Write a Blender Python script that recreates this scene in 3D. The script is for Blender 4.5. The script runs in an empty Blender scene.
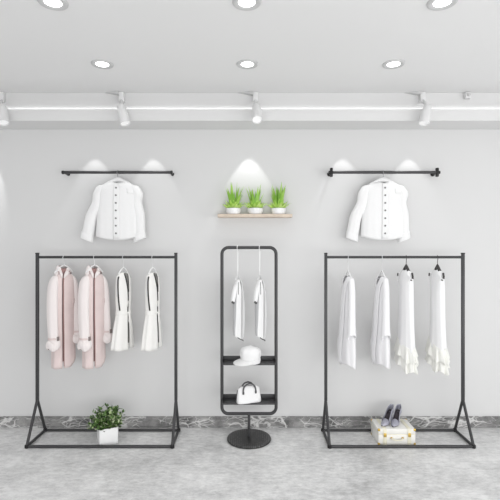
import bpy, bmesh, math, random
from math import sin, cos, pi, radians as R
from mathutils import Vector, Matrix

S = bpy.context.scene
COL = S.collection
CAM_H = 1.6          # camera height
F = 443.0            # focal length in pixels of a 500 px frame
D_WALL = 3.959       # distance of the back wall
CEIL = 2.93
D_UP = 3.80           # face of the bulkhead above the cove ledge

# ------------------------------------------------------------------ materials
def new_mat(name):
    m = bpy.data.materials.new(name); m.use_nodes = True
    nt = m.node_tree
    return m, nt, nt.nodes['Principled BSDF']

def plain(name, col, rough=0.6, metal=0.0, bump=0.0, bscale=200.0, var=0.0, vscale=6.0, sheen=0.0, trans=0.0):
    m, nt, b = new_mat(name)
    b.inputs['Base Color'].default_value = (*col, 1)
    b.inputs['Roughness'].default_value = rough
    b.inputs['Metallic'].default_value = metal
    if sheen: b.inputs['Sheen Weight'].default_value = sheen
    if trans:
        b.inputs['Subsurface Weight'].default_value = trans
        b.inputs['Subsurface Radius'].default_value = (.01, .01, .01)
    tc = nt.nodes.new('ShaderNodeTexCoord')
    if bump:
        n = nt.nodes.new('ShaderNodeTexNoise'); n.inputs['Scale'].default_value = bscale
        n.inputs['Detail'].default_value = 4
        bp = nt.nodes.new('ShaderNodeBump'); bp.inputs['Strength'].default_value = bump
        bp.inputs['Distance'].default_value = 0.004
        nt.links.new(tc.outputs['Object'], n.inputs['Vector'])
        nt.links.new(n.outputs['Fac'], bp.inputs['Height'])
        nt.links.new(bp.outputs['Normal'], b.inputs['Normal'])
    if var:
        n = nt.nodes.new('ShaderNodeTexNoise'); n.inputs['Scale'].default_value = vscale
        n.inputs['Detail'].default_value = 5
        r = nt.nodes.new('ShaderNodeValToRGB')
        r.color_ramp.elements[0].position = .3; r.color_ramp.elements[1].position = .7
        r.color_ramp.elements[0].color = (*[c * (1 - var) for c in col], 1)
        r.color_ramp.elements[1].color = (*[min(1, c * (1 + var)) for c in col], 1)
        nt.links.new(tc.outputs['Object'], n.inputs['Vector'])
        nt.links.new(n.outputs['Fac'], r.inputs['Fac'])
        nt.links.new(r.outputs['Color'], b.inputs['Base Color'])
    return m

def concrete():
    m, nt, b = new_mat('polished_concrete')
    tc = nt.nodes.new('ShaderNodeTexCoord')
    def noise(sc, det, rough, dist=0, stretch=(1, 1, 1)):
        mp = nt.nodes.new('ShaderNodeMapping'); mp.inputs['Scale'].default_value = stretch
        n = nt.nodes.new('ShaderNodeTexNoise'); n.inputs['Scale'].default_value = sc
        n.inputs['Detail'].default_value = det; n.inputs['Roughness'].default_value = rough
        n.inputs['Distortion'].default_value = dist
        nt.links.new(tc.outputs['Object'], mp.inputs['Vector'])
        nt.links.new(mp.outputs['Vector'], n.inputs['Vector'])
        return n.outputs['Fac']
    a = noise(2.2, 14, .78, 0, (.8, 1, 1)); c = noise(30, 8, .8, 0, (.5, 1, 1)); d = noise(.9, 3, .5)
    def math_(op, x, y):
        n = nt.nodes.new('ShaderNodeMath'); n.operation = op
        for i, v in enumerate((x, y)):
            if isinstance(v, (int, float)): n.inputs[i].default_value = v
            else: nt.links.new(v, n.inputs[i])
        return n.outputs[0]
    s = math_('ADD', math_('MULTIPLY', a, .46), math_('MULTIPLY', c, .40))
    s = math_('ADD', s, math_('MULTIPLY', d, .14))
    r = nt.nodes.new('ShaderNodeValToRGB')
    e = r.color_ramp.elements
    e[0].position = .38; e[0].color = (.38, .38, .38, 1)
    e[1].position = .58; e[1].color = (.87, .87, .866, 1)
    nt.links.new(s, r.inputs['Fac']); nt.links.new(r.outputs['Color'], b.inputs['Base Color'])
    mr = nt.nodes.new('ShaderNodeMapRange')
    mr.inputs['To Min'].default_value = .2; mr.inputs['To Max'].default_value = .45
    nt.links.new(c, mr.inputs['Value']); nt.links.new(mr.outputs['Result'], b.inputs['Roughness'])
    b.inputs['Specular IOR Level'].default_value = .35
    bp = nt.nodes.new('ShaderNodeBump'); bp.inputs['Strength'].default_value = .05
    nt.links.new(c, bp.inputs['Height']); nt.links.new(bp.outputs['Normal'], b.inputs['Normal'])
    return m

def marble():
    m, nt, b = new_mat('grey_veined_marble')
    N = nt.nodes.new; Lk = nt.links.new
    tc = N('ShaderNodeTexCoord')
    def veins(scale, rot, stretch, width, warp):
        n = N('ShaderNodeTexNoise'); n.inputs['Scale'].default_value = 5; n.inputs['Detail'].default_value = 3; n.inputs['Roughness'].default_value = .5
        Lk(tc.outputs['Object'], n.inputs['Vector'])
        mp = N('ShaderNodeMapping'); mp.inputs['Rotation'].default_value = (0, R(rot), 0); mp.inputs['Scale'].default_value = stretch
        Lk(tc.outputs['Object'], mp.inputs['Vector'])
        mx = N('ShaderNodeMixRGB'); mx.inputs['Fac'].default_value = warp
        Lk(mp.outputs['Vector'], mx.inputs['Color1']); Lk(n.outputs['Color'], mx.inputs['Color2'])
        v = N('ShaderNodeTexVoronoi'); v.feature = 'DISTANCE_TO_EDGE'; v.inputs['Scale'].default_value = scale
        Lk(mx.outputs['Color'], v.inputs['Vector'])
        w = N('ShaderNodeTexNoise'); w.inputs['Scale'].default_value = 4
        Lk(tc.outputs['Object'], w.inputs['Vector'])
        wr = N('ShaderNodeMapRange'); wr.inputs['From Min'].default_value = .38; wr.inputs['From Max'].default_value = .65
        wr.inputs['To Min'].default_value = .002; wr.inputs['To Max'].default_value = width
        Lk(w.outputs['Fac'], wr.inputs['Value'])
        dv = N('ShaderNodeMath'); dv.operation = 'DIVIDE'; Lk(v.outputs['Distance'], dv.inputs[0]); Lk(wr.outputs['Result'], dv.inputs[1])
        r = N('ShaderNodeValToRGB'); e = r.color_ramp.elements
        e[0].position = .25; e[0].color = (.78, .775, .765, 1); e[1].position = 1; e[1].color = (0, 0, 0, 1)
        Lk(dv.outputs[0], r.inputs['Fac']); return r.outputs['Color']
    a = veins(8, 48, (.5, 1, 1.7), .11, .16); c = veins(20, 30, (.5, 1, 1.6), .12, .12)
    r2 = N('ShaderNodeValToRGB'); e = r2.color_ramp.elements
    e[0].position = .36; e[0].color = (.10, .10, .10, 1); e[1].position = .66; e[1].color = (.36, .355, .35, 1)
    n2 = N('ShaderNodeTexNoise'); n2.inputs['Scale'].default_value = 7; n2.inputs['Detail'].default_value = 10; n2.inputs['Roughness'].default_value = .7
    Lk(tc.outputs['Object'], n2.inputs['Vector']); Lk(n2.outputs['Fac'], r2.inputs['Fac'])
    col = r2.outputs['Color']
    for vv, f in ((a, .75), (c, .6)):
        ad = N('ShaderNodeMixRGB'); ad.blend_type = 'LIGHTEN'; ad.inputs['Fac'].default_value = f
        Lk(col, ad.inputs['Color1']); Lk(vv, ad.inputs['Color2']); col = ad.outputs['Color']
    Lk(col, b.inputs['Base Color']); b.inputs['Roughness'].default_value = .3
    return m

def emit(name, col, strength):
    m, nt, b = new_mat(name)
    b.inputs['Base Color'].default_value = (*col, 1)
    b.inputs['Emission Color'].default_value = (*col, 1)
    b.inputs['Emission Strength'].default_value = strength
    return m

def leaf_mat(name, dark, light, rough=.45, scale=14):
    m, nt, b = new_mat(name)
    tc = nt.nodes.new('ShaderNodeTexCoord')
    n = nt.nodes.new('ShaderNodeTexNoise'); n.inputs['Scale'].default_value = scale
    r = nt.nodes.new('ShaderNodeValToRGB')
    r.color_ramp.elements[0].position = .35; r.color_ramp.elements[1].position = .65
    r.color_ramp.elements[0].color = (*dark, 1); r.color_ramp.elements[1].color = (*light, 1)
    nt.links.new(tc.outputs['Object'], n.inputs['Vector']); nt.links.new(n.outputs['Fac'], r.inputs['Fac'])
    nt.links.new(r.outputs['Color'], b.inputs['Base Color'])
    b.inputs['Roughness'].default_value = rough
    return m

def perforated():
    m, nt, b = new_mat('perforated_black_metal')
    tc = nt.nodes.new('ShaderNodeTexCoord')
    v = nt.nodes.new('ShaderNodeTexVoronoi'); v.inputs['Scale'].default_value = 62
    v.inputs['Randomness'].default_value = .15
    nt.links.new(tc.outputs['Object'], v.inputs['Vector'])
    r = nt.nodes.new('ShaderNodeValToRGB')
    e = r.color_ramp.elements
    e[0].position = .26; e[0].color = (.14, .14, .14, 1)
    e[1].position = .40; e[1].color = (.025, .025, .025, 1)
    nt.links.new(v.outputs['Distance'], r.inputs['Fac'])
    nt.links.new(r.outputs['Color'], b.inputs['Base Color'])
    b.inputs['Roughness'].default_value = .42; b.inputs['Metallic'].default_value = .2
    return m

M = dict(
    wall=plain('white_plaster', (.70, .70, .698), .85, bump=.05, bscale=90),
    ceiling=plain('ceiling_paint', (.84, .84, .838), .9, bump=.03, bscale=60),
    cove=plain('cove_paint', (.74, .74, .738), .8),
    floor=concrete(), marble=marble(),
    metal=plain('charcoal_metal', (.055, .055, .057), .42, .35, bump=.03),
    bracket=plain('black_bracket', (.018, .018, .018), .4, .3),
    rubber=plain('black_rubber', (.012, .012, .012), .8),
    shelf=plain('charcoal_tray', (.05, .05, .052), .5, .2),
    perf=perforated(),
    white=plain('white_lacquer', (.84, .84, .84), .35),
    lamp_white=plain('white_lamp_shell', (.78, .78, .78), .4),
    ring=plain('downlight_ring', (.60, .60, .60), .4),
    glow=emit('lamp_glow', (1, 1, 1), 4),
    lens=emit('spot_lens', (.9, .9, .9), .25),
    wire=plain('pale_hanger_wire', (.72, .72, .72), .35, .2),
    steel=plain('dull_steel_hook', (.33, .33, .34), .35, .7),
    darkwood=plain('dark_hanger', (.04, .038, .036), .45),
    shirt=plain('white_cotton', (.87, .87, .87), .85, bump=.25, bscale=35, sheen=.1),
    seam=plain('white_cotton_seam', (.80, .80, .80), .85),
    button=plain('grey_button', (.17, .17, .17), .4),
    pink=plain('pale_pink_wool', (.76, .64, .625), .9, bump=.2, bscale=60, sheen=.2, var=.04, vscale=12),
    pinkpale=plain('pinkish_white_sleeve', (.87, .81, .80), .9, bump=.25, bscale=40, sheen=.2),
    pinkdark=plain('dusty_pink_shade', (.36, .22, .21), .85),
    buckle=plain('buckle', (.25, .21, .2), .4, .3),
    cream=plain('off_white_crepe', (.87, .86, .835), .85, bump=.15, bscale=50),
    piping=plain('black_piping', (.03, .028, .027), .7),
    silk=plain('white_silk', (.86, .855, .87), .6, bump=.12, bscale=25, sheen=.1),
    cloth_shade=plain('grey_cloth_shade', (.46, .46, .47), .8),  # grey tone for the shaded parts of white garments
    chiffon=plain('white_chiffon', (.89, .89, .895), .75, bump=.12, bscale=30),
    ruffle=plain('ivory_ruffle', (.87, .87, .83), .8, bump=.15, bscale=50),
    tank=plain('white_knit', (.86, .86, .86), .85, bump=.2, bscale=60),
    hem=plain('dark_grey_hem', (.10, .10, .10), .8),
    wood=plain('pale_oak', (.66, .56, .46), .55, var=.1, vscale=18),
    pot=plain('white_ceramic', (.86, .86, .86), .3),
    soil=plain('potting_soil', (.06, .045, .035), .95, bump=.6, bscale=150),
    aloe=leaf_mat('aloe_leaf', (.24, .48, .06), (.50, .72, .18), .4, 9),
    aloe2=leaf_mat('rosette_leaf', (.42, .66, .12), (.64, .82, .28), .4, 14),
    bush=leaf_mat('bush_leaf', (.018, .06, .012), (.14, .26, .06), .4, 45),
    bushlight=leaf_mat('highlight_leaf', (.30, .42, .16), (.62, .68, .48), .4, 45),  # pale leaf colour painting the highlights on the bush
    stem=plain('brown_stem', (.10, .07, .04), .8),
    case=plain('ivory_leather', (.85, .84, .80), .4, bump=.08, bscale=120),
    strap=plain('cream_leather', (.82, .79, .64), .45),
    brass=plain('brass', (.62, .42, .10), .3, .8),
    shoe=plain('silver_satin', (.40, .40, .47), .35, .25),
    shoein=plain('dark_insole', (.035, .028, .035), .7),
    bag=plain('white_leather', (.84, .84, .84), .4, bump=.05),
    handle=plain('dark_handle', (.06, .06, .065), .35),
    cap=plain('white_canvas', (.86, .86, .86), .85, bump=.2, bscale=80),
)

# ------------------------------------------------------------------ mesh helpers
class MB:
    def __init__(s): s.v = []; s.f = []
    def add(s, vs, fs, mat=None):
        o = len(s.v)
        s.v += [tuple(mat @ Vector(p)) if mat else tuple(p) for p in vs]
        s.f += [[i + o for i in f] for f in fs]
        return s
    def grid(s, rows, closed=False, cap0=False, cap1=False, mat=None):
        n = len(rows[0]); vs = [p for r in rows for p in r]; fs = []
        for i in range(len(rows) - 1):
            for j in range(n if closed else n - 1):
                k = (j + 1) % n
                fs.append([i * n + j, i * n + k, (i + 1) * n + k, (i + 1) * n + j])
        if cap0: fs.append(list(range(n))[::-1])
        if cap1: fs.append([(len(rows) - 1) * n + j for j in range(n)])
        return s.add(vs, fs, mat)
    def tube(s, pts, r, n=10, closed=False, caps=True):
        pts = [Vector(p) for p in pts]; m = len(pts)
        rs = r if isinstance(r, (list, tuple)) else [r] * m
        tang = []
        for i in range(m):
            a = pts[(i - 1) % m] if (closed or i > 0) else pts[i]
            b = pts[(i + 1) % m] if (closed or i < m - 1) else pts[i]
            tang.append((b - a).normalized())
        up = Vector((0, 0, 1)) if abs(tang[0].z) < .9 else Vector((1, 0, 0))
        nrm = (up - tang[0] * up.dot(tang[0])).normalized()
        rows = []
        for i in range(m):
            t = tang[i]; nrm = (nrm - t * nrm.dot(t)).normalized(); bi = t.cross(nrm)
            rows.append([pts[i] + (nrm * cos(2 * pi * k / n) + bi * sin(2 * pi * k / n)) * rs[i] for k in range(n)])
        if closed: rows.append(rows[0])
        return s.grid(rows, True, caps and not closed, caps and not closed)
    def lathe(s, prof, n=32, mat=None, cap0=True, cap1=True):
        rows = [[(r * cos(2 * pi * k / n), r * sin(2 * pi * k / n), z) for k in range(n)] for r, z in prof]
        return s.grid(rows, True, cap0, cap1, mat)
    def box(s, c, d, mat=None, bev=0.0):
        bm = bmesh.new(); bmesh.ops.create_cube(bm, size=1)
        for v in bm.verts: v.co = Vector((v.co.x * d[0] + c[0], v.co.y * d[1] + c[1], v.co.z * d[2] + c[2]))
        if bev: bmesh.ops.bevel(bm, geom=bm.edges[:], offset=bev, segments=2, affect='EDGES', profile=.5)
        bm.verts.index_update()
        vs = [v.co.copy() for v in bm.verts]; fs = [[v.index for v in f.verts] for f in bm.faces]
        bm.free()
        return s.add(vs, fs, mat)
    def build(s, name, mat, parent=None, smooth=True, solid=0.0, sub=0):
        me = bpy.data.meshes.new(name); me.from_pydata(s.v, [], s.f); me.validate()
        bm = bmesh.new(); bm.from_mesh(me); bmesh.ops.recalc_face_normals(bm, faces=bm.faces); bm.to_mesh(me); bm.free()
        if smooth:
            me.polygons.foreach_set('use_smooth', [True] * len(me.polygons))
            me.set_sharp_from_angle(angle=R(40))
        me.materials.append(M[mat] if isinstance(mat, str) else mat)
        o = bpy.data.objects.new(name, me); COL.objects.link(o)
        if parent: o.parent = parent
        if solid:
            md = o.modifiers.new('thickness', 'SOLIDIFY'); md.thickness = solid; md.offset = 0
        if sub:
            md = o.modifiers.new('smooth', 'SUBSURF'); md.levels = sub; md.render_levels = sub
        return o

def tag(o, label, cat, group=None):
    o['label'] = label; o['category'] = cat
    if group: o['group'] = group
    return o
def thing(name, label, cat, loc=(0, 0, 0), rz=0.0, group=None):
    o = bpy.data.objects.new(name, None); COL.objects.link(o)
    o.location = loc; o.rotation_euler = (0, 0, rz); o.empty_display_size = .1
    return tag(o, label, cat, group)
def struct(o): o['kind'] = 'structure'; return o
def dup(root, loc, rz=None, label=None):
    r = root.copy(); COL.objects.link(r); r.location = loc
    if rz is not None: r.rotation_euler = (0, 0, rz)
    if label: r['label'] = label
    for ch in list(root.children):
        c = ch.copy(); COL.objects.link(c); c.parent = r
        for g in list(ch.children):
            d = g.copy(); COL.objects.link(d); d.parent = c
    return r
def arc(c, r, a0, a1, n, ax=(1, 0, 0), ay=(0, 0, 1)):
    c = Vector(c); ax = Vector(ax); ay = Vector(ay)
    return [c + ax * r * cos(a0 + (a1 - a0) * i / n) + ay * r * sin(a0 + (a1 - a0) * i / n) for i in range(n + 1)]
def X(px, d): return (px - 249) * d / F
def Z(py, d): return CAM_H - (py - 248) * d / F

# ------------------------------------------------------------------ cloth surface
class Cloth:
    """hollow cloth made of horizontal rings; phi 0 is the front, +phi goes to +x"""
    def __init__(s, rings, e=2.4, folds=(), gap=None, zmod=None, n=72, m=44, off=0.0):
        s.off = off
        s.r = rings; s.e = e; s.folds = folds; s.gap = gap; s.zmod = zmod; s.n = n; s.m = m
    def ring(s, t):
        k = len(s.r) - 1; u = min(max(t, 0), 1) * k; i = min(int(u), k - 1); f = u - i
        p = [s.r[max(0, i - 1)], s.r[i], s.r[i + 1], s.r[min(k, i + 2)]]
        out = []
        for q in range(5):
            a, b, c, d = [x[q] if q < len(x) else 0 for x in p]
            v = b + .5 * f * (c - a + f * (2 * a - 5 * b + 4 * c - d + f * (3 * (b - c) + d - a)))
            lo, hi = min(b, c), max(b, c)
            out.append(min(max(v, lo), hi))
        return out
    def pt(s, phi, t, out=0.0):
        z, a, b, cx, cy = s.ring(t); phi = phi + s.off
        k = 1.0
        for amp, cnt, ph, pw in s.folds: k += amp * (t ** pw) * sin(cnt * phi + ph + .8 * sin(2.3 * t + ph))
        sx, cy_ = sin(phi), cos(phi); p = 2 / s.e
        x = a * math.copysign(abs(sx) ** p, sx); y = -b * math.copysign(abs(cy_) ** p, cy_)
        L = math.hypot(x, y) or 1
        x, y = x * k + x / L * out, y * k + y / L * out
        if s.zmod: z += s.zmod(phi, t)
        return Vector((cx + x, cy + y, z))
    def mesh(s, mb=None, t0=0, t1=1):
        mb = mb or MB(); rows = []
        for i in range(s.m + 1):
            t = t0 + (t1 - t0) * i / s.m
            if s.gap:
                g = s.gap(t); rows.append([s.pt(g + (2 * pi - 2 * g) * j / s.n, t) for j in range(s.n + 1)])
            else: rows.append([s.pt(2 * pi * j / s.n, t) for j in range(s.n)])
        return mb.grid(rows, not s.gap)
    def strip(s, f0, f1, t0, t1, out=.003, m=30, k=4, mb=None):
        """band on the surface between the angles f0(t)..f1(t)"""
        mb = mb or MB(); rows = []
        for i in range(m + 1):
            t = t0 + (t1 - t0) * i / m
            rows.append([s.pt(f0(t) + (f1(t) - f0(t)) * j / k, t, out) for j in range(k + 1)])
        return mb.grid(rows)
    def line(s, f, t0, t1, out=.002, m=30):
        return [s.pt(f(t0 + (t1 - t0) * i / m), t0 + (t1 - t0) * i / m, out) for i in range(m + 1)]

# ================================================================== setting
W = 4.3
struct(MB().box((0, 1.0, -.05), (2 * W, 6.4, .1)).build('floor', 'floor', smooth=False))
struct(MB().box((0, 1.0, CEIL + .05), (2 * W, 6.4, .1)).build('ceiling', 'ceiling', smooth=False))
struct(MB().box((0, D_WALL + .06, CEIL / 2), (2 * W, .12, CEIL)).build('wall_back', 'wall', smooth=False))
struct(MB().box((0, D_WALL - .008, .049), (2 * W - .2, .016, .098), bev=.002).build('baseboard_back', 'marble', smooth=False))
# cove ledge: underside z 2.659, lip top 2.755, 27 cm deep
lg = MB()
lg.box((0, D_WALL - .127, 2.667), (2 * W - .2, .25, .014))
lg.box((0, D_WALL - .261, 2.7085), (2 * W - .2, .018, .097))
struct(lg.build('trim_1', 'cove', smooth=False))

struct(MB().box((0, (D_UP + D_WALL) / 2, (2.674 + CEIL) / 2), (2 * W - .2, D_WALL - D_UP, CEIL - 2.674)).build('trim_2', 'cove', smooth=False))   # bulkhead above the ledge

# ================================================================== ceiling lamps
def downlight(x, y, label):
    t = thing('recessed_downlight', label, 'ceiling light', (x, y, CEIL), 0, 'recessed downlights')
    MB().lathe([(.044, -.001), (.050, -.004), (.066, -.009), (.074, -.008), (.078, -.004), (.079, 0)], 40, cap0=False, cap1=False).build('trim_ring', 'ring', t, solid=.001)
    MB().lathe([(.0005, -.003), (.046, -.003)], 40, cap0=False, cap1=False).build('glowing_lens', 'glow', t)
    return t
dl_far = ['left', 'middle', 'right']
for k, x in enumerate((-1.06, -.012, 1.045)):
    downlight(x, 3.202, f'round recessed ceiling downlight, {dl_far[k]} one of the row nearer the back wall')
for k, x in enumerate((-1.06, -.012, 1.045)):
    downlight(x, 2.395, f'round recessed ceiling downlight, {dl_far[k]} one of the row cut by the top picture edge')

def spotlight(x, tilt_x, tilt_y, label, jx=0.0):
    """bracket under the ceiling on the bulkhead, arm reaching over the cove lip, tilted cylindrical head"""
    t = thing('track_spotlight', label, 'spotlight', (x, D_UP, CEIL), 0, 'spotlights above the cove ledge')
    MB().box((0, -.022, -.045), (.045, .044, .085), bev=.006).build('wall_mount', 'lamp_white', t)
    wedge = MB()
    wedge.add([(-.02, -.002, -.001), (-.15, -.002, -.001), (-.02, -.002, -.026), (-.02, -.055, -.001), (-.15, -.012, -.001), (-.02, -.055, -.026)],
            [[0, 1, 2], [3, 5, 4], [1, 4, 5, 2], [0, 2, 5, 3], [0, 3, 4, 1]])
    wedge.build('shadow_wedge', 'ring', t, smooth=False)  # grey wedge modelled as the mount's shadow on the ceiling
    J = Vector((jx, -.185, -.175))
    MB().tube([(0, -.03, -.07), (jx * .3, -.07, -.10), (jx * .7, -.14, -.145), J], .011, 10).build('arm', 'lamp_white', t)
    MB().tube([J + Vector((-.02, 0, 0)), J + Vector((.02, 0, 0))], .02, 14).build('pivot', 'ring', t)
    d = Vector((sin(tilt_x), -sin(tilt_y), -cos(tilt_x) * cos(tilt_y))).normalized()
    rot = Vector((0, 0, -1)).rotation_difference(d).to_matrix().to_4x4()
    mt = Matrix.Translation(J) @ rot
    h = MB().lathe([(.001, .012), (.026, .010), (.034, -.004), (.038, -.05), (.043, -.150), (.039, -.154), (.036, -.14)], 32, mt, True, False)
    hd = h.build('lamp_head', 'lamp_white', t)
    MB().lathe([(.0005, -.142), (.037, -.142)], 32, mt, False, False).build('lens', 'lens', hd)
    return t
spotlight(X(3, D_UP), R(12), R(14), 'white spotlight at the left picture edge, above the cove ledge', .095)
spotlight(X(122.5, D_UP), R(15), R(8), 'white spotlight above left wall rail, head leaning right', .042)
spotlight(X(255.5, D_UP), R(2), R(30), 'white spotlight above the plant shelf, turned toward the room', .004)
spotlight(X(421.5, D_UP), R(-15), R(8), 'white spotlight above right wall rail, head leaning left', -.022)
mbk = thing('ceiling_bracket', 'small empty white bracket in the ceiling corner near right picture edge', 'bracket', (X(467.5, D_UP - .02), D_UP, CEIL))
MB().box((0, -.02, -.03), (.05, .04, .055), bev=.006).build('mount', 'lamp_white', mbk)
MB().tube([(0, -.038, -.03), (0, -.055, -.03)], .012, 14).build('socket', 'ring', mbk)

# ================================================================== wall rails
RAIL_Y, RAIL_Z = 3.86, 2.259
def wall_rail(x0, x1, label, big):
    t = thing('wall_rail', label, 'clothes rail', ((x0 + x1) / 2, RAIL_Y, RAIL_Z), 0)
    w = (x1 - x0) / 2
    MB().tube([(-w, 0, 0), (w, 0, 0)], .0125, 16).build('rail', 'metal', t)
    for sx in (-1, 1):
        b = MB()
        b.tube([(sx * (w - .012), 0, 0), (sx * (w - .012), D_WALL - RAIL_Y - .010, 0)], .011, 14)
        b.build('bracket_arm', 'bracket', t)
        r = .020 if big else .015
        fl = MB().tube([(sx * (w - .012), D_WALL - RAIL_Y - .012, -.0), (sx * (w - .012), D_WALL - RAIL_Y, 0)], r, 24)
        fl.build('wall_flange', 'bracket', t)
        if big:
            cl = MB().box((sx * (w - .012), 0, 0), (.024, .030, .078), bev=.006); cl.build('clamp', 'bracket', t)
            MB().tube([(sx * w - .005 * sx, 0, .0), (sx * w + .012 * sx, 0, 0)], .014, 14).build('end_cap', 'bracket', t)
        else:
            MB().tube([(sx * w - .012 * sx, 0, 0), (sx * w + .004 * sx, 0, 0)], .0155, 14).build('end_cap', 'bracket', t)
wall_rail(X(62.5, RAIL_Y), X(172, RAIL_Y), 'black wall rail with small ends above the left clothes rack', False)
wall_rail(X(330, RAIL_Y), X(438.5, RAIL_Y), 'dark wall rail with tall end clamps above right clothes rack', True)

# ================================================================== hangers
def hanger(x, y, rail_z, rail_r, yaw, hook_yaw, drop, half, fall, label, style='wire', group='clothes hangers'):
    """hook over a rail of radius rail_r at (x, y, rail_z); neck hangs `drop` below the rail centre"""
    t = thing('clothes_hanger', label, 'hanger', (x, y, rail_z), yaw, group)
    wr = .0026; r = rail_r + .006; zc = rail_r + wr - r      # inner top of the hook rests on the rail
    hx = Vector((cos(hook_yaw - yaw), sin(hook_yaw - yaw), 0))
    pts = arc((0, 0, zc), r, R(-20), R(230), 16, hx, (0, 0, 1))
    pts = pts + [Vector((hx.x * -.004, hx.y * -.004, zc - r - .012)), Vector((0, 0, zc - r - .022)), Vector((0, 0, -drop))]
    MB().tube(pts, wr if style != 'rod' else .0032, 8).build('hook', {'wire': 'wire', 'white': 'steel', 'dark': 'darkwood', 'rod': 'white'}[style], t)
    if style == 'wire':
        a = [(-half, 0, -drop - fall), (-half * .5, 0, -drop - fall * .35), (0, 0, -drop), (half * .5, 0, -drop - fall * .35), (half, 0, -drop - fall)]
        MB().tube(a, .0055, 8).build('shoulder_arms', 'white', t)
    elif style == 'rod':
        MB().tube([(0, 0, -.03), (0, 0, -drop + .03)], .006, 10).build('long_neck', 'white', t)
        a = [(-half, 0, -drop - fall), (-half * .5, 0, -drop - fall * .4), (0, 0, -drop), (half * .5, 0, -drop - fall * .4), (half, 0, -drop - fall)]
        MB().tube(a, .005, 8).build('shoulder_arms', 'wire', t)
    else:
        m = 'white' if style == 'white' else 'darkwood'
        mb = MB(); rows = []; k = 28   # solid shaped bar
        for i in range(k + 1):
            u = -1 + 2 * i / k; au = abs(u)
            hgt = .030 * (1 - au) + .016; zz = -drop - fall * au ** 1.3 - (0 if au < .95 else .003)
            dep = .010 + .006 * au
            rows.append([(u * half, dep * cos(q) , zz - hgt / 2 + hgt / 2 * sin(q)) for q in [2 * pi * j / 12 for j in range(12)]])
        mb.grid(rows, True, True, True); mb.build('shoulder_bar', m, t)
    return t

# ================================================================== shirts on the wall rails
def shirt(name, x, label, lc, rc, lup, rup):
    """lc/rc cuff centre x, lup/rup upper arm outer x (local)"""
    y = RAIL_Y
    t = thing('shirt', label, 'shirt', (x, y, 0), 0, 'white shirts on wall rails')
    body = Cloth([(2.176, .058, .030, 0, 0), (2.166, .085, .036, 0, 0), (2.152, .128, .042, 0, 0), (2.128, .160, .046, 0, 0), (2.09, .172, .050, 0, 0),
                  (2.00, .176, .052, 0, 0), (1.90, .178, .052, 0, 0), (1.80, .182, .050, 0, 0), (1.70, .186, .046, 0, 0)],
                 e=2.4, folds=[(.018, 7, .4, 1.2), (.010, 15, 1.2, 1.5), (.012, 4, 2.2, 1)],
                 zmod=lambda f, tt: (-.030 * max(0, cos(f) ** 2) ** 1.3) * max(0, (tt - .8) / .2) - .022 * max(0, cos(f)) ** 2 * max(0, 1 - tt / .2))
    body.mesh().build('shirt_body', 'shirt', t, solid=.003)
    for sx, c, up in ((-1, lc, lup), (1, rc, rup)):
        w0 = .046
        sl = Cloth([(2.146, .026, .022, sx * .118, 0), (2.134, .042, .032, sx * .134, .0), (2.10, .048, .036, sx * .152, 0), (2.06, .048, .037, sx * .168, 0),
                    (1.98, .046, .036, up * .9 - sx * .030, 0), (1.88, .046, .034, up * .55 + c * .45 - sx * .018, .004), (1.77, .047, .033, up * .22 + c * .78 - sx * .006, .004), (1.700, .048, .032, c, .002)],
                   e=2.1, folds=[(.05, 3, 1 + sx, 1), (.03, 7, .5, 1)], n=40,
                   zmod=lambda f, tt, sx=sx: .02 * sx * sin(f) * tt)
        so = sl.mesh().build('sleeve', 'shirt', t, solid=.003)
        cu = Cloth([(1.728, .049, .034, c - .001 * sx, .002), (1.70, .050, .035, c, .002), (1.668, .051, .034, c + sx * .003, .002)], e=2.1, n=40, m=10,
                   folds=[(.04, 4, sx, .5)], zmod=lambda f, tt, sx=sx: .02 * sx * sin(f))
        cu.mesh().build('cuff', 'shirt', so, solid=.005)
    col = Cloth([(2.190, .054, .034, 0, .004), (2.180, .058, .036, 0, 0), (2.164, .066, .037, 0, 0)], e=2.1, n=48, m=8, gap=lambda q: .12,
                zmod=lambda f, q: -.026 * max(0, cos(f)))
    col.mesh().build('band_collar', 'seam', t, solid=.004)
    pk = body.strip(lambda q: -.085, lambda q: .085, .03, .985, .006)
    pl = pk.build('button_placket', 'shirt', t, solid=.002)
    for i in range(7):
        z = Z(187.8 + i * 7.6, y - .05)
        tt = min(range(401), key=lambda q: abs(body.pt(0, q / 400).z - z)) / 400
        p = body.pt(0, tt, .009)
        MB().tube([p + Vector((0, .003, 0)), p + Vector((0, -.003, 0))], .0075, 14).build('button', 'button', pl)
    pc = MB(); rows = []
    for i in range(9):
        tt = .42 + i * .014
        rows.append([body.pt(.45 + .45 * j / 6, tt, .004) for j in range(7)])
    pc.grid(rows); pc.build('chest_pocket', 'shirt', t, solid=.002)
    return t
XL, XR = X(116.6, RAIL_Y - .04), X(384.5, RAIL_Y - .04)
hanger(XL, RAIL_Y, RAIL_Z, .0125, 0, R(80), .040, .125, .062, 'white shoulder hanger holding the collarless shirt on left wall rail', 'white')
hanger(XR, RAIL_Y, RAIL_Z, .0125, 0, R(80), .040, .125, .062, 'white shoulder hanger holding the collarless shirt on right wall rail', 'white')
shirt('a', XL, 'white collarless button shirt hanging from the left wall rail', -.268, .186, -.234, .214)
shirt('b', XR, 'white collarless button shirt hanging from the right wall rail', -.268, .180, -.236, .205)

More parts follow.
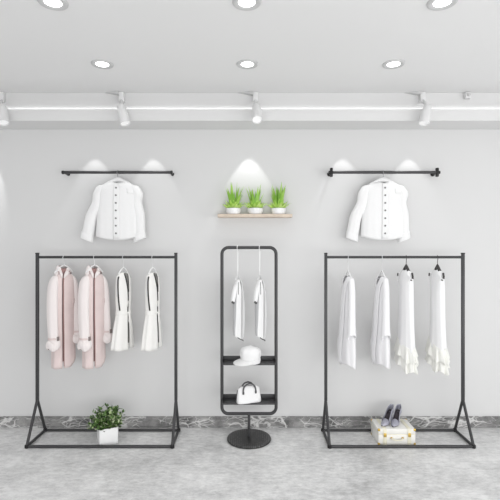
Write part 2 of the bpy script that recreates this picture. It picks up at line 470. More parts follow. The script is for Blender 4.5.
# ================================================================== garment racks
RY, RZ = 3.722, 1.523      # rail
def rack(x0, x1, label):
    t = thing('garment_rack', label, 'clothes rack', ((x0 + x1) / 2, RY, 0), 0, 'black metal garment racks')
    w = (x1 - x0) / 2; r = .0115
    yf, yb = 3.545 - RY, 3.865 - RY
    MB().tube([(-w, 0, RZ), (w, 0, RZ)], .0112, 14).build('hanging_rail', 'metal', t)
    for sx in (-1, 1):
        p = MB().box((sx * w, 0, (.318 + RZ + .030) / 2), (.024, .024, RZ + .030 - .318), bev=.003).build('post', 'metal', t)
        MB().box((sx * w, 0, RZ + .033), (.027, .027, .008), bev=.002).build('post_cap', 'bracket', p)
        MB().tube([(sx * w, 0, .330), (sx * w, yf, .014)], r, 12).build('leg', 'metal', t)
        MB().tube([(sx * w, 0, .330), (sx * w, yb, .014)], r, 12).build('leg', 'metal', t)
        MB().tube([(sx * w, yf, .0125), (sx * w, yb, .0125)], r, 12).build('base_side_bar', 'metal', t)
        for yy in (yf, yb):
            MB().lathe([(.014, 0), (.017, .003), (.017, .022), (.013, .026)], 16, Matrix.Translation((sx * w, yy, 0))).build('foot', 'rubber', t)
    MB().tube([(-w, yf, .0125), (w, yf, .0125)], r, 12).build('base_front_bar', 'metal', t)
    MB().tube([(-w, yb, .0125), (w, yb, .0125)], r, 12).build('base_rear_bar', 'metal', t)
rack(-1.778, -.614, 'black metal garment rack on the left, holding pink coats and trimmed vests')
rack(.645, 1.797, 'black metal garment rack on the right, holding long white garments')

# ================================================================== pink coats
def coat(x, yaw, label):
    t = thing('coat', label, 'coat', (x, RY, 0), yaw, 'pale pink coats on left rack')
    gap = lambda q: .075 + .44 * max(0, 1 - q / .24) ** 1.1 + .010 * sin(9 * q)
    body = Cloth([(1.425, .036, .034, 0, .01), (1.400, .048, .044, 0, .005), (1.370, .066, .050, 0, 0), (1.320, .084, .056, 0, 0), (1.22, .090, .060, 0, 0),
                  (1.05, .088, .058, 0, 0), (.85, .090, .060, .002, 0), (.605, .092, .060, .004, 0)], e=2.7, gap=gap, off=-.30,
                 folds=[(.03, 5, .5, 1), (.025, 9, 2, 1.5)],
                 zmod=lambda f, q: .060 * max(0, sin(f - .15)) * q ** 4)
    body.mesh().build('coat_body', 'pink', t, solid=.006)
    for sx in (-1, 1):
        dz = .032 * (sx > 0); xo = .006 * sx
        sl = Cloth([(1.372, .014, .020, sx * .056, 0), (1.350, .028, .034, sx * .070, .0), (1.30, .036, .046, sx * .084, -.002), (1.20, .039, .048, sx * .094, -.006),
                    (1.05, .038, .048, sx * .099, -.014), (.93 + dz, .036, .044, sx * .100, -.024), (.812 + dz, .034, .041, sx * .100, -.030)],
                   e=2.1, folds=[(.07, 3, 1.3, 1), (.06, 5, .2, 1)], n=44)
        so = sl.mesh().build('sleeve', 'pinkpale', t, solid=.005)
        cf = Cloth([(.838 + dz, .036, .043, sx * .101, -.029), (.826 + dz, .045, .051, sx * .101, -.030), (.795 + dz, .048, .053, sx * .101, -.031), (.772 + dz, .041, .046, sx * .101, -.032)],
                   e=2.1, folds=[(.09, 5, sx, .3), (.05, 9, 1, .2)], n=44, m=14, zmod=lambda f, q: .010 * sin(3 * f))
        cf.mesh().build('turned_cuff', 'pinkpale', so, solid=.007)
        bl = Cloth([(.868 + dz, .038, .045, sx * .101, -.028), (.853 + dz, .038, .045, sx * .101, -.028)], e=2.1, n=44, m=4)
        bl.mesh().build('cuff_strap', 'pink', so, solid=.005)
        MB().box((sx * .101 + .012, -.028 - .050, .862 + dz), (.022, .008, .034), bev=.003).build('cuff_buckle', 'buckle', so)
    ln = Cloth([(1.428, .040, .034, 0, .012), (1.33, .062, .044, 0, .008), (1.15, .070, .046, 0, .01), (1.0, .078, .046, 0, .008), (.66, .082, .048, 0, .008)], e=2.3, n=48, m=16)
    ln.mesh().build('lining', 'pinkdark', t, solid=.002)
    co = Cloth([(1.452, .038, .036, 0, .012), (1.442, .046, .046, 0, .010), (1.405, .060, .056, 0, .004), (1.380, .068, .060, 0, .002)], e=2.1, n=48, m=12, gap=lambda q: .62 - .15 * q, off=-.2,
               zmod=lambda f, q: -.026 * max(0, cos(f)) * (1 + q))
    co.mesh().build('collar', 'pinkpale', t, solid=.006)
    for sx in (-1, 1):
        rows = []
        for i in range(21):
            q = .09 + .26 * i / 20; g = gap(q)
            wd = (.52 * (i / 6) if i < 6 else .52 * (1 - (i - 6) / 14) ** .9) + .01
            rows.append([body.pt(sx * (g + wd * j / 5), q, .008 + .006 * sin(pi * j / 5)) for j in range(6)])
        MB().grid(rows).build('lapel', 'pinkpale', t, solid=.004)
    for sx in (-1, 1):
        MB().tube(body.line(lambda q: sx * (gap(q) + .53), .10, .22, .012, 12), .0028, 6).build('lapel_shade', 'pinkdark', t)  # dark tubes put the collar shading along the lapels
    p = body.pt(.70, .20, .016)
    MB().lathe([(.001, .004), (.008, .003), (.009, 0)], 14, Matrix.Translation(p) @ Matrix.Rotation(R(90), 4, 'X')).build('button', 'buckle', t)
    MB().tube(body.line(lambda q: gap(q), .24, .985, .001, 40), .0042, 6).build('gap_shade', 'pinkdark', t)  # dark tube drawn as the shadow in the coat opening
    for f0 in (.75, -1.15):
        body.strip(lambda q: f0, lambda q: f0 + .4, .62, .65, .006, 6, 5).build('pocket_flap', 'pink', t, solid=.004)
for px, lab, hl in ((64, 'pale pink coat with turned cuffs, first garment from the left rack end', 'white hanger inside the first pink coat from left rack end'),
                    (94.5, 'pale pink coat with turned cuffs, hanging right beside the trimmed cream vests', 'white hanger inside the second pink coat, nearer the trimmed vests')):
    xx = X(px, RY)
    hanger(xx, RY, RZ, .0112, R(54), R(80), .065, .082, .062, hl, 'wire')
    coat(xx - .006, R(52), lab)

# ================================================================== cream vests with black trim
def vest(x, yaw, label, seed):
    t = thing('long_vest', label, 'vest', (x, RY, 0), yaw, 'cream vests with black piping')
    gap = lambda q: .05 + .30 * max(0, 1 - q / .46) ** .9 + (.055 * abs(sin(9 * q + seed)) if q > .53 else 0)
    body = Cloth([(1.392, .036, .020, 0, 0), (1.372, .058, .026, 0, 0), (1.345, .070, .032, 0, 0), (1.27, .072, .042, 0, 0), (1.16, .070, .044, 0, 0), (1.065, .066, .042, 0, 0),
                  (1.02, .072, .044, 0, 0), (.92, .090, .050, -.004, 0), (.755, .112, .054, -.010, 0)], e=2.3, gap=gap, off=.12,
                 folds=[(.04, 6, .5 + seed, 1.5), (.03, 10, 2, 1.5)], zmod=lambda f, q: (.004 * sin(3 * f) - .004 * sin(f)) * q)
    body.mesh().build('vest_body', 'cream', t, solid=.004)
    g = lambda q: -gap(q)
    MB().tube(body.line(g, .03, .50, .002), .0055, 8).build('front_piping', 'piping', t)
    MB().tube(body.line(lambda q: -g(q), .05, .42, .001), .0025, 8).build('front_piping', 'piping', t)
    MB().tube(body.line(g, .56, .95, .002, 40), .0048, 8).build('front_piping', 'piping', t)
    for sx in (-1, 1):
        ar = lambda q: sx * (1.20 + .28 * sin(pi * (q - .12) / .5))
        MB().tube(body.line(ar, .19, .60, .003), .0060, 8).build('armhole_piping', 'piping', t)
        body.strip(lambda q: sx * (1.27 + .28 * sin(pi * (q - .12) / .5)), lambda q: sx * (1.45 + .40 * sin(pi * (q - .12) / .5)), .19, .46, .003, 20, 4).build('side_strip', 'seam', t, solid=.003)
    belt = Cloth([(1.080, .068, .043, 0, 0), (1.065, .069, .044, 0, 0), (1.045, .071, .045, 0, 0)], e=2.3, n=48, m=6)
    b = belt.mesh().build('belt', 'cream', t, solid=.005)
    MB().tube([(0, -.046, 1.062), (.010, -.054, 1.055), (.012, -.053, 1.02), (.006, -.057, .98)], [.010, .008, .006, .005], 8).build('belt_knot', 'cream', b)
for px, yaw, sd, lab, hl in ((123.4, R(62), 0.0, 'cream sleeveless vest with black piping, beside the pink coats', 'white hanger in the black-piped cream vest beside the pink coats'),
                             (152.6, R(64), .9, 'cream sleeveless vest with black piping, last garment before the right rack post', 'white hanger in the black-piped cream vest nearest the right post')):
    xx = X(px, RY)
    hanger(xx, RY, RZ, .0112, yaw, R(80), .085, .055, .055, hl, 'wire')
    vest(xx, yaw, lab, sd)

# ================================================================== white tunics on the right rack
def tunic(x, yaw, label, seed, wide):
    t = thing('tunic', label, 'tunic', (x, RY, 0), yaw, 'white silk tunics on right rack')
    gap = lambda q: .05 + .75 * max(0, 1 - q / .30) ** 1.0
    body = Cloth([(1.362, .044, .022, 0, 0), (1.345, .068, .030, 0, 0), (1.28, .078, .040, -.004, 0), (1.15, .088, .050, -.014, 0), (1.00, .104, .054, -.022, 0),
                  (.85, .124, .060, -.034, 0), (.73, .140, .064, -.044, 0), (.618, .122, .058, -.026, 0)], e=2.2, gap=gap,
                 folds=[(.06, 4, .5 + seed, .8), (.05, 7, 2 + seed, 1.2)],
                 zmod=lambda f, q: (.10 * max(0, -sin(f)) ** 1.5 + .02 * sin(2 * f)) * max(0, (q - .6) / .4))
    body.mesh().build('tunic_body', 'silk', t, solid=.003)
    Cloth([(1.340, .055, .022, 0, .004), (1.25, .068, .030, 0, .006), (1.0, .08, .036, 0, .008)], e=2.2, n=40, m=12).mesh().build('inner_back_shade', 'cloth_shade', t, solid=.002)  # grey inner cloth, the shading inside the neck set as colour
    for sx in (-1, 1):
        lo = .86 if sx > 0 else .78
        sl = Cloth([(1.352, .012, .014, sx * .060, 0), (1.335, .020, .022, sx * .070, 0), (1.25, .024, .026, sx * .080, 0), (1.10, .024, .027, sx * .092, -.004),
                    (.96, .026, .029, sx * .104 - .004, -.008), (lo, .031, .034, sx * .112 - .006, -.010)], e=2.0, folds=[(.07, 3, seed, 1), (.05, 7, 1, 1)], n=36,
                   zmod=lambda f, q: .03 * sin(f) * q * q)
        sl.mesh().build('sleeve', 'silk', t, solid=.003)
    # crossed front facing running down from the shoulder
    body.strip(lambda q: gap(q), lambda q: gap(q) + .75 - .5 * q, .05, .97, .012, 40, 6).build('front_facing', 'silk', t, solid=.003)
    MB().tube(body.line(lambda q: -gap(q), .04, .5, .003), .004, 8).build('neck_edge', 'silk', t)
for px, sd, yaw, lab, hl in ((348.2, 0.0, R(-82), 'white silk tunic, first garment from left on the right rack', 'thin pale hanger in the first white silk tunic'),
                        (382, 1.4, R(-84), 'white silk tunic, second on right rack, beside the ruffled dresses', 'thin pale hanger in the second white silk tunic')):
    xx = X(px, RY)
    hanger(xx, RY, RZ, .0112, yaw, R(80), .115, .062, .055, hl, 'wire')
    tunic(xx, yaw, lab, sd, 1)

# ================================================================== ruffled slip dresses
def slip(x, yaw, label, seed):
    t = thing('slip_dress', label, 'dress', (x, RY, 0), yaw, 'white ruffled dresses on right rack')
    zm = lambda f, q: (.050 * -sin(f)) * max(0, (q - .5) / .5)
    body = Cloth([(1.425, .026, .022, 0, 0), (1.400, .050, .028, 0, 0), (1.368, .074, .034, 0, 0), (1.30, .082, .042, 0, 0), (1.20, .080, .045, 0, 0), (1.05, .084, .046, 0, 0), (.92, .092, .048, 0, 0), (.78, .102, .054, 0, 0)],
                 e=2.2, folds=[(.05, 5, .5 + seed, .8), (.03, 9, 2, 1)],
                 zmod=lambda f, q: zm(f, q) - .012 * abs(cos(f)) * max(0, 1 - q / .15))
    body.mesh().build('dress_body', 'chiffon', t, solid=.003)
    for k, (z0, z1, a0, a1) in enumerate(((.815, .70, .102, .124), (.725, .620, .100, .116))):
        rf = Cloth([(z0, a0, .052, 0, 0), ((z0 + z1) / 2, (a0 + a1) / 2, .062, 0, 0), (z1, a1, .072, 0, 0)], e=2.1,
                   folds=[(.13, 9, seed + k, .9), (.07, 16, 1 + seed, 1)], n=150, m=18,
                   zmod=lambda f, q: .045 * -sin(f) + .014 * sin(5 * f + seed) * q)
        rf.mesh().build('ruffle', 'ruffle', t, solid=.003)
    for sx in (-1, 1):
        p0 = Vector((sx * .058, -.03, 1.392)); p1 = Vector((sx * .098, -.016, 1.352)); p2 = Vector((sx * .080, -.03, 1.318))
        MB().tube([p0, p1, p2], .0045, 8).build('strap', 'chiffon', t)
    MB().tube([(.072, .012, 1.392), (.092, .006, 1.366), (.100, .000, 1.350)], .008, 8).build('shoulder_trim', 'darkwood', t)
    MB().tube([(.070, -.012, 1.340), (.094, -.004, 1.335)], .0055, 8).build('strap_slider', 'darkwood', t)
    MB().tube([(-.076, -.034, 1.385), (-.084, -.032, 1.362)], .0055, 8).build('shoulder_trim', 'darkwood', t)
for px, sd, yaw, lab, hl in ((406.2, 0.3, R(-80), 'white dress with ivory ruffled hem, beside the silk tunics', 'dark hanger with broad arms in the ruffled dress beside the silk tunics'),
                        (437.5, 1.9, R(-86), 'white dress with ivory ruffled hem, nearest the right end of the rack', 'dark hanger with broad arms in the ruffled dress nearest the rack end')):
    xx = X(px, RY)
    hanger(xx, RY, RZ, .0112, yaw, R(80), .056, .045, .062, hl, 'dark')
    slip(xx, yaw, lab, sd)

# ================================================================== display stand
SY = 3.70
st = thing('display_stand', 'tall black framed display stand with two trays and round base', 'display stand', (0, SY, 0))
fw, zt, zb, rr = .226, 1.604, .216, .055
path = []
for (cx, cz, a0) in ((fw - rr, zt - rr, 0), (-fw + rr, zt - rr, 90), (-fw + rr, zb + rr, 180), (fw - rr, zb + rr, 270)):
    path += arc((cx, 0, cz), rr, R(a0), R(a0 + 90), 10)
MB().tube(path, .0135, 14, closed=True).build('frame', 'metal', st)
MB().tube([(0, 0, .018), (0, 0, .218)], .012, 14).build('pole', 'metal', st)
MB().lathe([(.16, 0), (.182, .002), (.185, .010), (.180, .018), (.150, .021), (.02, .024)], 64).build('round_base', 'perf', st)
def tray(z):
    tb = MB()
    tb.box((0, -.015, z - .006), (.436, .118, .012), bev=.002)
    tb.box((0, .044, z + .012), (.436, .008, .048), bev=.002)
    tb.box((0, -.075, z - .005), (.436, .006, .014), bev=.001)
    for sx in (-1, 1): tb.box((sx * .2165, -.018, z + .004), (.004, .124, .024))
    tb.build('shelf_tray', 'shelf', st)
ZU, ZLO = .653, .330
tray(ZU); tray(ZLO)

# garments on the stand
def wrap_top(x, yaw, label, seed):
    t = thing('wrap_top', label, 'top', (x, SY, -.022), yaw, 'white wrap tops on the display stand')
    gap = lambda q: .05 + .35 * max(0, 1 - q / .3)
    body = Cloth([(1.345, .020, .020, .004, 0), (1.325, .036, .026, .004, 0), (1.27, .046, .032, .002, 0), (1.18, .052, .034, -.002, 0), (1.10, .054, .034, -.002, 0),
                  (1.0, .056, .032, 0, 0), (.93, .056, .030, 0, 0), (.865, .056, .029, .004, 0)], e=2.2, gap=gap,
                 folds=[(.06, 4, .5 + seed, 1), (.04, 7, 2, 1)], zmod=lambda f, q: (.012 * -sin(f) - .024 * cos(f - .9)) * max(0, (q - .6) / .4))
    body.mesh().build('top_body', 'tank', t, solid=.004)
    body.strip(lambda q: -.8, lambda q: 2.2, .965, .99, .004, 3, 60).build('dark_hem', 'hem', t, solid=.003)
    body.strip(lambda q: -2.2, lambda q: -1.25 + .15 * sin(4 * q), .28, .985, .003, 30, 6).build('side_strip', 'cloth_shade', t, solid=.002)  # grey strip painting the shaded side of the white top
    body.strip(lambda q: gap(q), lambda q: gap(q) + .5, .30, .93, .009, 30, 5).build('front_panel', 'tank', t, solid=.003)
    MB().tube(body.line(lambda q: -.9 + .5 * q, .08, .34, .003), .0022, 8).build('edge_binding', 'hem', t)
    sl = Cloth([(1.318, .012, .016, -.030, 0), (1.28, .015, .018, -.056, -.004), (1.22, .014, .017, -.084, -.010), (1.185, .011, .014, -.100, -.014)], e=2.0, n=32, m=16, folds=[(.08, 4, 0, 1)])
    so = sl.mesh().build('short_sleeve', 'tank', t, solid=.004)
    MB().tube([(-.096, -.014, 1.192), (-.112, -.018, 1.182), (-.098, -.024, 1.172)], .009, 10).build('dark_cuff', 'hem', so)
    s2 = Cloth([(1.315, .014, .016, .034, 0), (1.24, .020, .022, .044, 0), (1.16, .024, .024, .056, 0), (1.04, .024, .024, .060, 0), (.90, .018, .020, .056, 0)], e=2.0, n=32, m=16, folds=[(.08, 4, 1, 1)])
    s2.mesh().build('hanging_sleeve', 'tank', t, solid=.004)
    Cloth([(1.356, .018, .020, .004, 0), (1.330, .032, .028, .004, 0)], e=2.0, n=32, m=4, gap=lambda q: .4).mesh().build('collar', 'tank', t, solid=.005)
for px, sd, lab, hl in ((237.6, 0.0, 'white wrap top with dark hem, left of the two on the display stand', 'long-necked white hanger at left inside the display stand'),
                        (259.6, 1.1, 'white wrap top with dark hem, right of the two on the display stand', 'long-necked white hanger at right inside the display stand')):
    xx = X(px, SY)
    hanger(xx, SY, zt, .0135, R(58), R(80), .230, .036, .045, hl, 'rod')
    wrap_top(xx + .004, R(58), lab, sd)

# cap on the upper tray
cp = thing('cap', 'white peaked cap resting on the upper tray of the display stand', 'cap', (X(250.5, 3.65), SY - .050, ZU + .0005), R(-52))
rows = []
prof = [(0, .070), (.02, .073), (.040, .076), (.06, .083), (.090, .083), (.115, .077), (.130, .058), (.138, .026), (.139, .001)]
for z, r in prof:
    k = 1 + (.10 if .05 < z < .12 else 0)
    rows.append([(r * (1 + .03 * sin(8 * a) * (z > .05)) * cos(a), r * 1.08 * (1 + .03 * sin(8 * a) * (z > .05)) * sin(a), z - .015 * sin(a) * (z / .135) * 0 + .006 * (z > .05) * cos(a + 1)) for a in [2 * pi * j / 48 for j in range(48)]])
MB().grid(rows, True, False, True).build('crown', 'cap', cp, sub=1)
MB().lathe([(.072, .002), (.0765, .004), (.0785, .034), (.076, .038)], 48, Matrix.Diagonal((1, 1.08, 1, 1)), False, False).build('hat_band', 'seam', cp, solid=.002)
rows = []
for i in range(25):
    a = R(-68 + 136 * i / 24) - pi / 2
    ca, sa = cos(a), sin(a)
    wv = .070 * max(0, sin(pi * i / 24)) ** .5
    rows.append([((.076 + wv * j / 6) * ca, (.082 + wv * j / 6) * sa, .030 - .024 * (j / 6) ** 1.0 * (wv / .07) + .0) for j in range(7)])
MB().grid(rows).build('peak', 'cap', cp, solid=.005)
MB().lathe([(.001, .008), (.007, .006), (.009, 0)], 16, Matrix.Translation((0, 0, .138))).build('top_button', 'seam', cp)
MB().box((.0, .0835, .022), (.04, .006, .012), bev=.002).build('back_buckle', 'hem', cp)

# handbag on the lower tray
bg = thing('handbag', 'white handbag with dark top handles on the lower tray of the display stand', 'handbag', (X(248.5, 3.66), SY - .040, ZLO), R(19))
rows = []
for i in range(15):
    u = i / 14; z = .118 * u
    a = .105 - .014 * u ** 1.5; b = .045 - .030 * u ** 1.2
    if i == 0: a *= .96; b *= .9
    if i == 14: a *= .93; b *= .6
    rows.append([(a * math.copysign(abs(cos(q)) ** .45, cos(q)), b * math.copysign(abs(sin(q)) ** .55, sin(q)), z + (.014 * (1 - abs(cos(q)) ** 3) * u ** 3)) for q in [2 * pi * j / 56 for j in range(56)]])
MB().grid(rows, True, True, True).build('bag_body', 'bag', bg)
MB().tube([(-.098, -.0, .004), (-.107, -.0, .01), (-.103, 0, .06), (-.094, 0, .105)], .004, 8).build('edge_piping', 'handle', bg)
for sy in (-1, 1):
    pts = [(-.054, sy * .028, .082), (-.055, sy * .026, .105), (-.048, sy * .022, .128), (-.030, sy * .024, .150), (0, sy * .024, .158),
           (.030, sy * .024, .150), (.048, sy * .022, .128), (.055, sy * .026, .105), (.054, sy * .028, .082)]
    c = Cloth  # smooth the handle by resampling
    sm = []
    for i in range(len(pts) - 1):
        for f in (0, .33, .66): sm.append(Vector(pts[i]).lerp(Vector(pts[i + 1]), f))
    sm.append(Vector(pts[-1]))
    for _ in range(2): sm = [sm[0]] + [(sm[i - 1] + sm[i] * 2 + sm[i + 1]) / 4 for i in range(1, len(sm) - 1)] + [sm[-1]]
    h = MB().tube(sm, .0062, 10).build('carry_handle', 'handle', bg)
    for sx in (-1, 1):
        MB().box((sx * .054, sy * .0285, .084), (.016, .008, .024), bev=.003).build('handle_tab', 'handle', h)
MB().tube([(-.078, 0, .122), (.078, 0, .122)], .003, 8).build('zip', 'steel', bg)

# ================================================================== plant shelf
PD = .13
sx0, sx1 = X(217.5, D_WALL - PD), X(292.5, D_WALL - PD)
SHZ = 1.895
ws = tag(MB().box(((sx0 + sx1) / 2, D_WALL - PD / 2, SHZ - .0135), (sx1 - sx0, PD, .027), bev=.003).build('wall_shelf', 'wood', smooth=False),
         'pale wooden wall shelf above the display stand carrying three succulents', 'shelf')

def blade(mb, base, az, lean, L, w, curl=.5, k=9, thick=.22):
    """fleshy pointed leaf"""
    rows = []; p = Vector(base); a = lean
    out = Vector((cos(az), sin(az), 0)); side = Vector((-sin(az), cos(az), 0))
    for i in range(k + 1):
        u = i / k; ww = w * (1 - u ** 1.6) * (.75 + .5 * min(1, u * 3)) + .0004
        dirv = out * sin(a) + Vector((0, 0, 1)) * cos(a); nrm = dirv.cross(side)
        rows.append([p + side * ww * cos(q) + nrm * ww * thick * sin(q) - nrm * ww * .25 * abs(cos(q)) for q in [2 * pi * j / 8 for j in range(8)]])
        a += curl / k; p = p + dirv * (L / k)
    mb.grid(rows, True, True, True)

def succulent(px, half, label, seed, hgt):
    y = D_WALL - .068
    rnd = random.Random(seed)
    t = thing('potted_succulent', label, 'potted plant', (X(px, y), y, SHZ), 0, 'succulents on the wall shelf')
    MB().lathe([(.045, 0), (.056, .004), (half, .030), (half + .001, .052), (half - .004, .053), (half - .006, .044)], 40, cap1=False).build('pot', 'pot', t)
    MB().lathe([(.0005, .047), (half - .006, .045)], 32, cap0=False, cap1=False).build('soil', 'soil', t)
    tall = MB()
    for i in range(22):
        az = rnd.uniform(0, 2 * pi); 
        ln = rnd.uniform(.08, .55)
        L = hgt * rnd.uniform(.55, 1.0) * (1 - .4 * ln)
        sy = .5 if sin(az) > 0 else .8
        blade(tall, (.018 * cos(az), .014 * sin(az), .045), az, ln * sy, L, rnd.uniform(.011, .017), rnd.uniform(-.05, .4))
    tall.build('tall_blades', 'aloe', t)
    ros = MB()
    for i in range(26):
        az = 2.4 * i + rnd.uniform(-.2, .2); ln = .3 + .70 * (i / 26)
        rad = .012 + .024 * i / 26
        blade(ros, (rad * cos(az), rad * .9 * sin(az), .046), az, ln, rnd.uniform(.070, .100), .017, .25, 7, .40)
    ros.build('rosette', 'aloe2', t)
    arch = MB()
    for az in (pi - .25 - .3 * (seed % 2), -.2 + .3 * (seed % 2), -pi / 2 - .9, -pi / 2 + .8):
        blade(arch, (.02 * cos(az), .015 * sin(az), .05), az, .75, .115 if abs(cos(az)) > .8 else .075, .0075, .85)
    arch.build('arching_blades', 'aloe', t)
succulent(233.5, .064, 'spiky green succulent in white bowl, at the shelf left end', 3, .275)
succulent(255.3, .068, 'spiky yellow-green succulent in white bowl, in the middle of the shelf', 8, .265)
succulent(278.5, .064, 'spiky green succulent in white bowl, at the shelf right end', 13, .285)

# ================================================================== bush in a cube pot
PYD = 3.66
bp = thing('potted_bush', 'leafy green bush in a white cube pot on the left rack base', 'potted plant', (X(107.5, PYD), PYD, 0), R(26))
pm = MB(); h = .077
def sq(s, z): 
    return [(s * math.copysign(abs(cos(q)) ** .12, cos(q)), s * math.copysign(abs(sin(q)) ** .12, sin(q)), z) for q in [pi / 4 + 2 * pi * j / 48 for j in range(48)]]
pm.grid([sq(h - .006, 0), sq(h - .003, .002), sq(h, .132), sq(h - .002, .135), sq(h - .008, .135), sq(h - .01, .118)], True, True, False)
pm.build('pot', 'pot', bp)
MB().box((0, 0, .112), (.134, .134, .014)).build('soil', 'soil', bp)
rnd = random.Random(5)
stm = MB()
leaves = MB(); light = MB()
for i in range(40):
    az = rnd.uniform(0, 2 * pi); ln = rnd.uniform(0, 1.35); L = rnd.uniform(.10, .168) * (1 - .10 * ln)
    p = Vector((.03 * cos(az), .03 * sin(az), .118)); pts = [p]
    for k in range(5):
        a = ln * (.7 + .12 * k); p = p + Vector((cos(az) * sin(a), sin(az) * sin(a), cos(a))) * L / 5; pts.append(p)
    stm.tube(pts, [.003, .0027, .0024, .002, .0016, .001], 6)
    for k in range(1, 6):
        for q in range(8):
            aa = rnd.uniform(0, 2 * pi); ll = rnd.uniform(.2, 1.7)
            b = pts[k] + Vector((rnd.gauss(0, .010), rnd.gauss(0, .010), rnd.gauss(0, .010)))
            tgt = light if rnd.random() < .26 else leaves
            blade(tgt, b, aa, ll, rnd.uniform(.018, .034), rnd.uniform(.006, .010), .5, 5, .08)
stm.build('stems', 'stem', bp); leaves.build('foliage', 'bush', bp); light.build('highlight_foliage', 'bushlight', bp)  # the pale leaves are painted highlights

# ================================================================== suitcase
cw, cd, ch = .304, .217, .132
case = thing('suitcase', 'small ivory suitcase with brass fittings on the right rack base', 'suitcase', (X(397, 3.593), 3.593 + cd / 2, 0))
MB().box((0, 0, .043), (cw, cd, .084), bev=.009).build('case_bottom', 'case', case)
MB().box((0, 0, .109), (cw, cd, .046), bev=.009).build('lid', 'case', case)
MB().box((0, 0, .0855), (cw - .004, cd - .004, .006)).build('seam_trim', 'strap', case)
for sx in (-1, 1):
    for sy in (-1, 1):
        for z in (.010, .122):
            c = MB().box((sx * (cw / 2 - .008), sy * (cd / 2 - .008), z), (.020, .020, .020), bev=.005); c.build('corner_guard', 'brass', case)
for sx in (-.098, .100):
    sp = MB().box((sx, -cd / 2 - .0015, .066), (.030, .005, .124), bev=.0015)
    sp.box((sx, 0, ch + .0005), (.030, cd - .01, .004), bev=.0015)
    so = sp.build('leather_strap', 'strap', case)
    lt = MB().box((sx, -cd / 2 - .006, .084), (.022, .008, .030), bev=.002); lt.build('latch', 'brass', so)
hp = [(-.045, -cd / 2 - .003, .060), (-.042, -cd / 2 - .020, .056), (-.02, -cd / 2 - .024, .050), (.02, -cd / 2 - .024, .050), (.042, -cd / 2 - .020, .056), (.045, -cd / 2 - .003, .060)]
hd = MB().tube(hp, .0052, 10).build('carry_handle', 'strap', case)
for sx in (-1, 1): MB().tube([(sx * .045, -cd / 2 - .008, .060), (sx * .045, -cd / 2 + .004, .060)], .0085, 14).build('handle_mount', 'brass', hd)

# ================================================================== court shoes
def shoe(x, y, yaw, label, mirror):
    """toe towards -y, heel towards +y"""
    t = thing('high_heel_shoe', label, 'shoe', (x, y, ch + .003), yaw, 'pair of silver court shoes')
    L = .20; N = 30
    def sole(u):
        k = min(max((u - .30) / .52, 0), 1); k = k * k * (3 - 2 * k); return .004 + .066 * k + .012 * max(0, u - .82) / .18
    def half(u):
        if u < .34: return .006 + (.031 - .006) * sin(min(1, u / .34) * pi / 2) ** .95
        if u < .7: return .031 - .009 * (u - .34) / .36
        return .022 + .002 * sin((u - .7) / .3 * pi) - .007 * max(0, (u - .9) / .1)
    Y = lambda u: -L / 2 + L * u - .10 * 0
    so = MB(); rows = []
    for i in range(N + 1):
        u = i / N; w = half(u); z = sole(u); rows.append([(w * a, Y(u), z) for a in (-1, -.5, 0, .5, 1)])
    so.grid(rows).build('sole', 'shoein', t, solid=.005)
    up = MB(); rows = []       # closed toe box
    for i in range(14):
        u = .36 * i / 13; w = half(u); z = sole(u); hh = .012 + .026 * (u / .36) ** .8
        rows.append([(w * 1.04 * cos(q), Y(u) - (.004 if i == 0 else 0), z + hh * sin(q)) for q in [pi * j / 12 for j in range(13)]])
    up.grid(rows)
    for sx in (-1, 1):         # side walls rising to the heel counter
        rows = []
        for i in range(25):
            u = .34 + .66 * i / 24; w = half(u); z = sole(u)
            v = (u - .34) / .66
            hh = .036 * (1 - v) ** 2 + .022 * 2 * v * (1 - v) + .044 * v * v
            rows.append([(sx * w * (1.05 + .06 * sin(pi * j / 5) - .12 * (j / 5)), Y(u), z + hh * j / 5) for j in range(6)])
        up.grid(rows)
    rows = []                  # back of the counter
    w = half(1.0)
    for j in range(6):
        rows.append([(w * cos(q) * (1.05 - .1 * j / 5), Y(1.0) + w * .9 * sin(q), sole(1) + .044 * j / 5) for q in [pi * k / 10 for k in range(11)]])
    up.grid(rows)
    up.build('upper', 'shoe', t, solid=.0025)
    ins = MB(); rows = []
    for i in range(21):
        u = .34 + .64 * i / 20; rows.append([(half(u) * .93 * a, Y(u), sole(u) + .005) for a in (-1, 0, 1)])
    ins.grid(rows).build('insole', 'shoein', t)
    hl = MB(); rows = []
    for i in range(10):
        f = i / 9; r = .005 + .016 * (1 - f) ** 2.0; z = (sole(.92) - .001) * (1 - f)
        rows.append([(r * cos(q), Y(.91) + .008 * f + r * .95 * sin(q) , z) for q in [2 * pi * k / 14 for k in range(14)]])
    hl.grid(rows, True, True, True).build('stiletto_heel', 'shoe', t)
shoe(1.157, 3.712, R(-40), 'silver high heel shoe, left one of the pair on the suitcase', 1)
shoe(1.231, 3.706, R(-33), 'silver high heel shoe, right one of the pair on the suitcase', -1)

# ================================================================== light
def lamp(name, kind, loc, energy, rot=(0, 0, 0), **kw):
    l = bpy.data.lights.new(name, kind); l.energy = energy
    for k, v in kw.items(): setattr(l, k, v)
    o = bpy.data.objects.new(name, l); COL.objects.link(o); o.location = loc; o.rotation_euler = rot
    return o
def aim(o, target):
    o.rotation_euler = (Vector(target) - o.location).to_track_quat('-Z', 'Y').to_euler(); return o

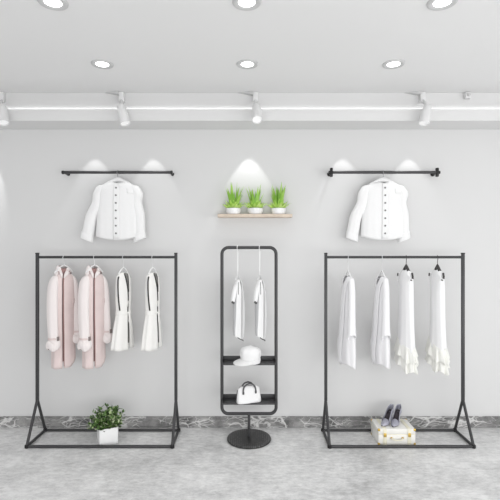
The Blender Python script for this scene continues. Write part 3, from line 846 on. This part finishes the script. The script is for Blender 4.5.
w = bpy.data.worlds.new('daylight'); S.world = w; w.use_nodes = True
bgd = w.node_tree.nodes['Background']
bgd.inputs['Color'].default_value = (.985, .99, 1, 1); bgd.inputs['Strength'].default_value = .76
# daylight from the shop window on the right
aim(lamp('window_daylight', 'AREA', (4.1, -.2, 1.2), 62, shape='RECTANGLE', size=3.6, size_y=2.4), (-1, 3.0, 1.5))
# added fill light behind the camera, lifts the lower wall
aim(lamp('front_fill', 'AREA', (.5, -1.9, .75), 98, shape='RECTANGLE', size=5.5, size_y=1.4), (.3, 4, .5))
# cove LED strip lying on the ledge
lamp('cove_strip', 'AREA', (0, 3.776, 2.772), 1.5, (R(118), 0, 0), shape='RECTANGLE', size=8.2, size_y=.012, spread=R(100))
# recessed downlights
for y in (3.202, 2.395):
    for x in (-1.06, -.012, 1.045):
        lamp('downlight_beam', 'SPOT', (x, y, CEIL - .02), 9, (0, 0, 0), spot_size=R(95), spot_blend=.9, shadow_soft_size=.05)
# wall washers above the rails and the plant shelf
for x in (X(93, 3.9), X(152, 3.9), X(344, 3.9), X(411, 3.9)):
    lamp('wall_washer', 'SPOT', (x, D_WALL - .12, 2.62), 4.2, (0, 0, 0), spot_size=R(58), spot_blend=.3, shadow_soft_size=.008)
lamp('wall_washer', 'SPOT', (X(249, 3.9), D_WALL - .13, 2.64), 8.5, (0, 0, 0), spot_size=R(58), spot_blend=.3, shadow_soft_size=.01)
aim(lamp('wall_washer', 'SPOT', (X(-10, D_WALL), D_WALL - .20, 2.62), 9, spot_size=R(32), spot_blend=.5, shadow_soft_size=.01), (X(-10, D_WALL), D_WALL, 2.148))

# ================================================================== camera
cam = bpy.data.cameras.new('camera'); co = bpy.data.objects.new('camera', cam); COL.objects.link(co)
co.location = (0, 0, CAM_H); co.rotation_euler = (R(90), 0, 0)
cam.sensor_width = 36; cam.sensor_fit = 'HORIZONTAL'; cam.lens = 36 * F / 500
cam.shift_x = 1 / 500; cam.shift_y = -2 / 500
S.camera = co
S.view_settings.view_transform = 'Standard'
S.view_settings.look = 'None'
S.view_settings.exposure = -0.10
S.view_settings.gamma = 1.0
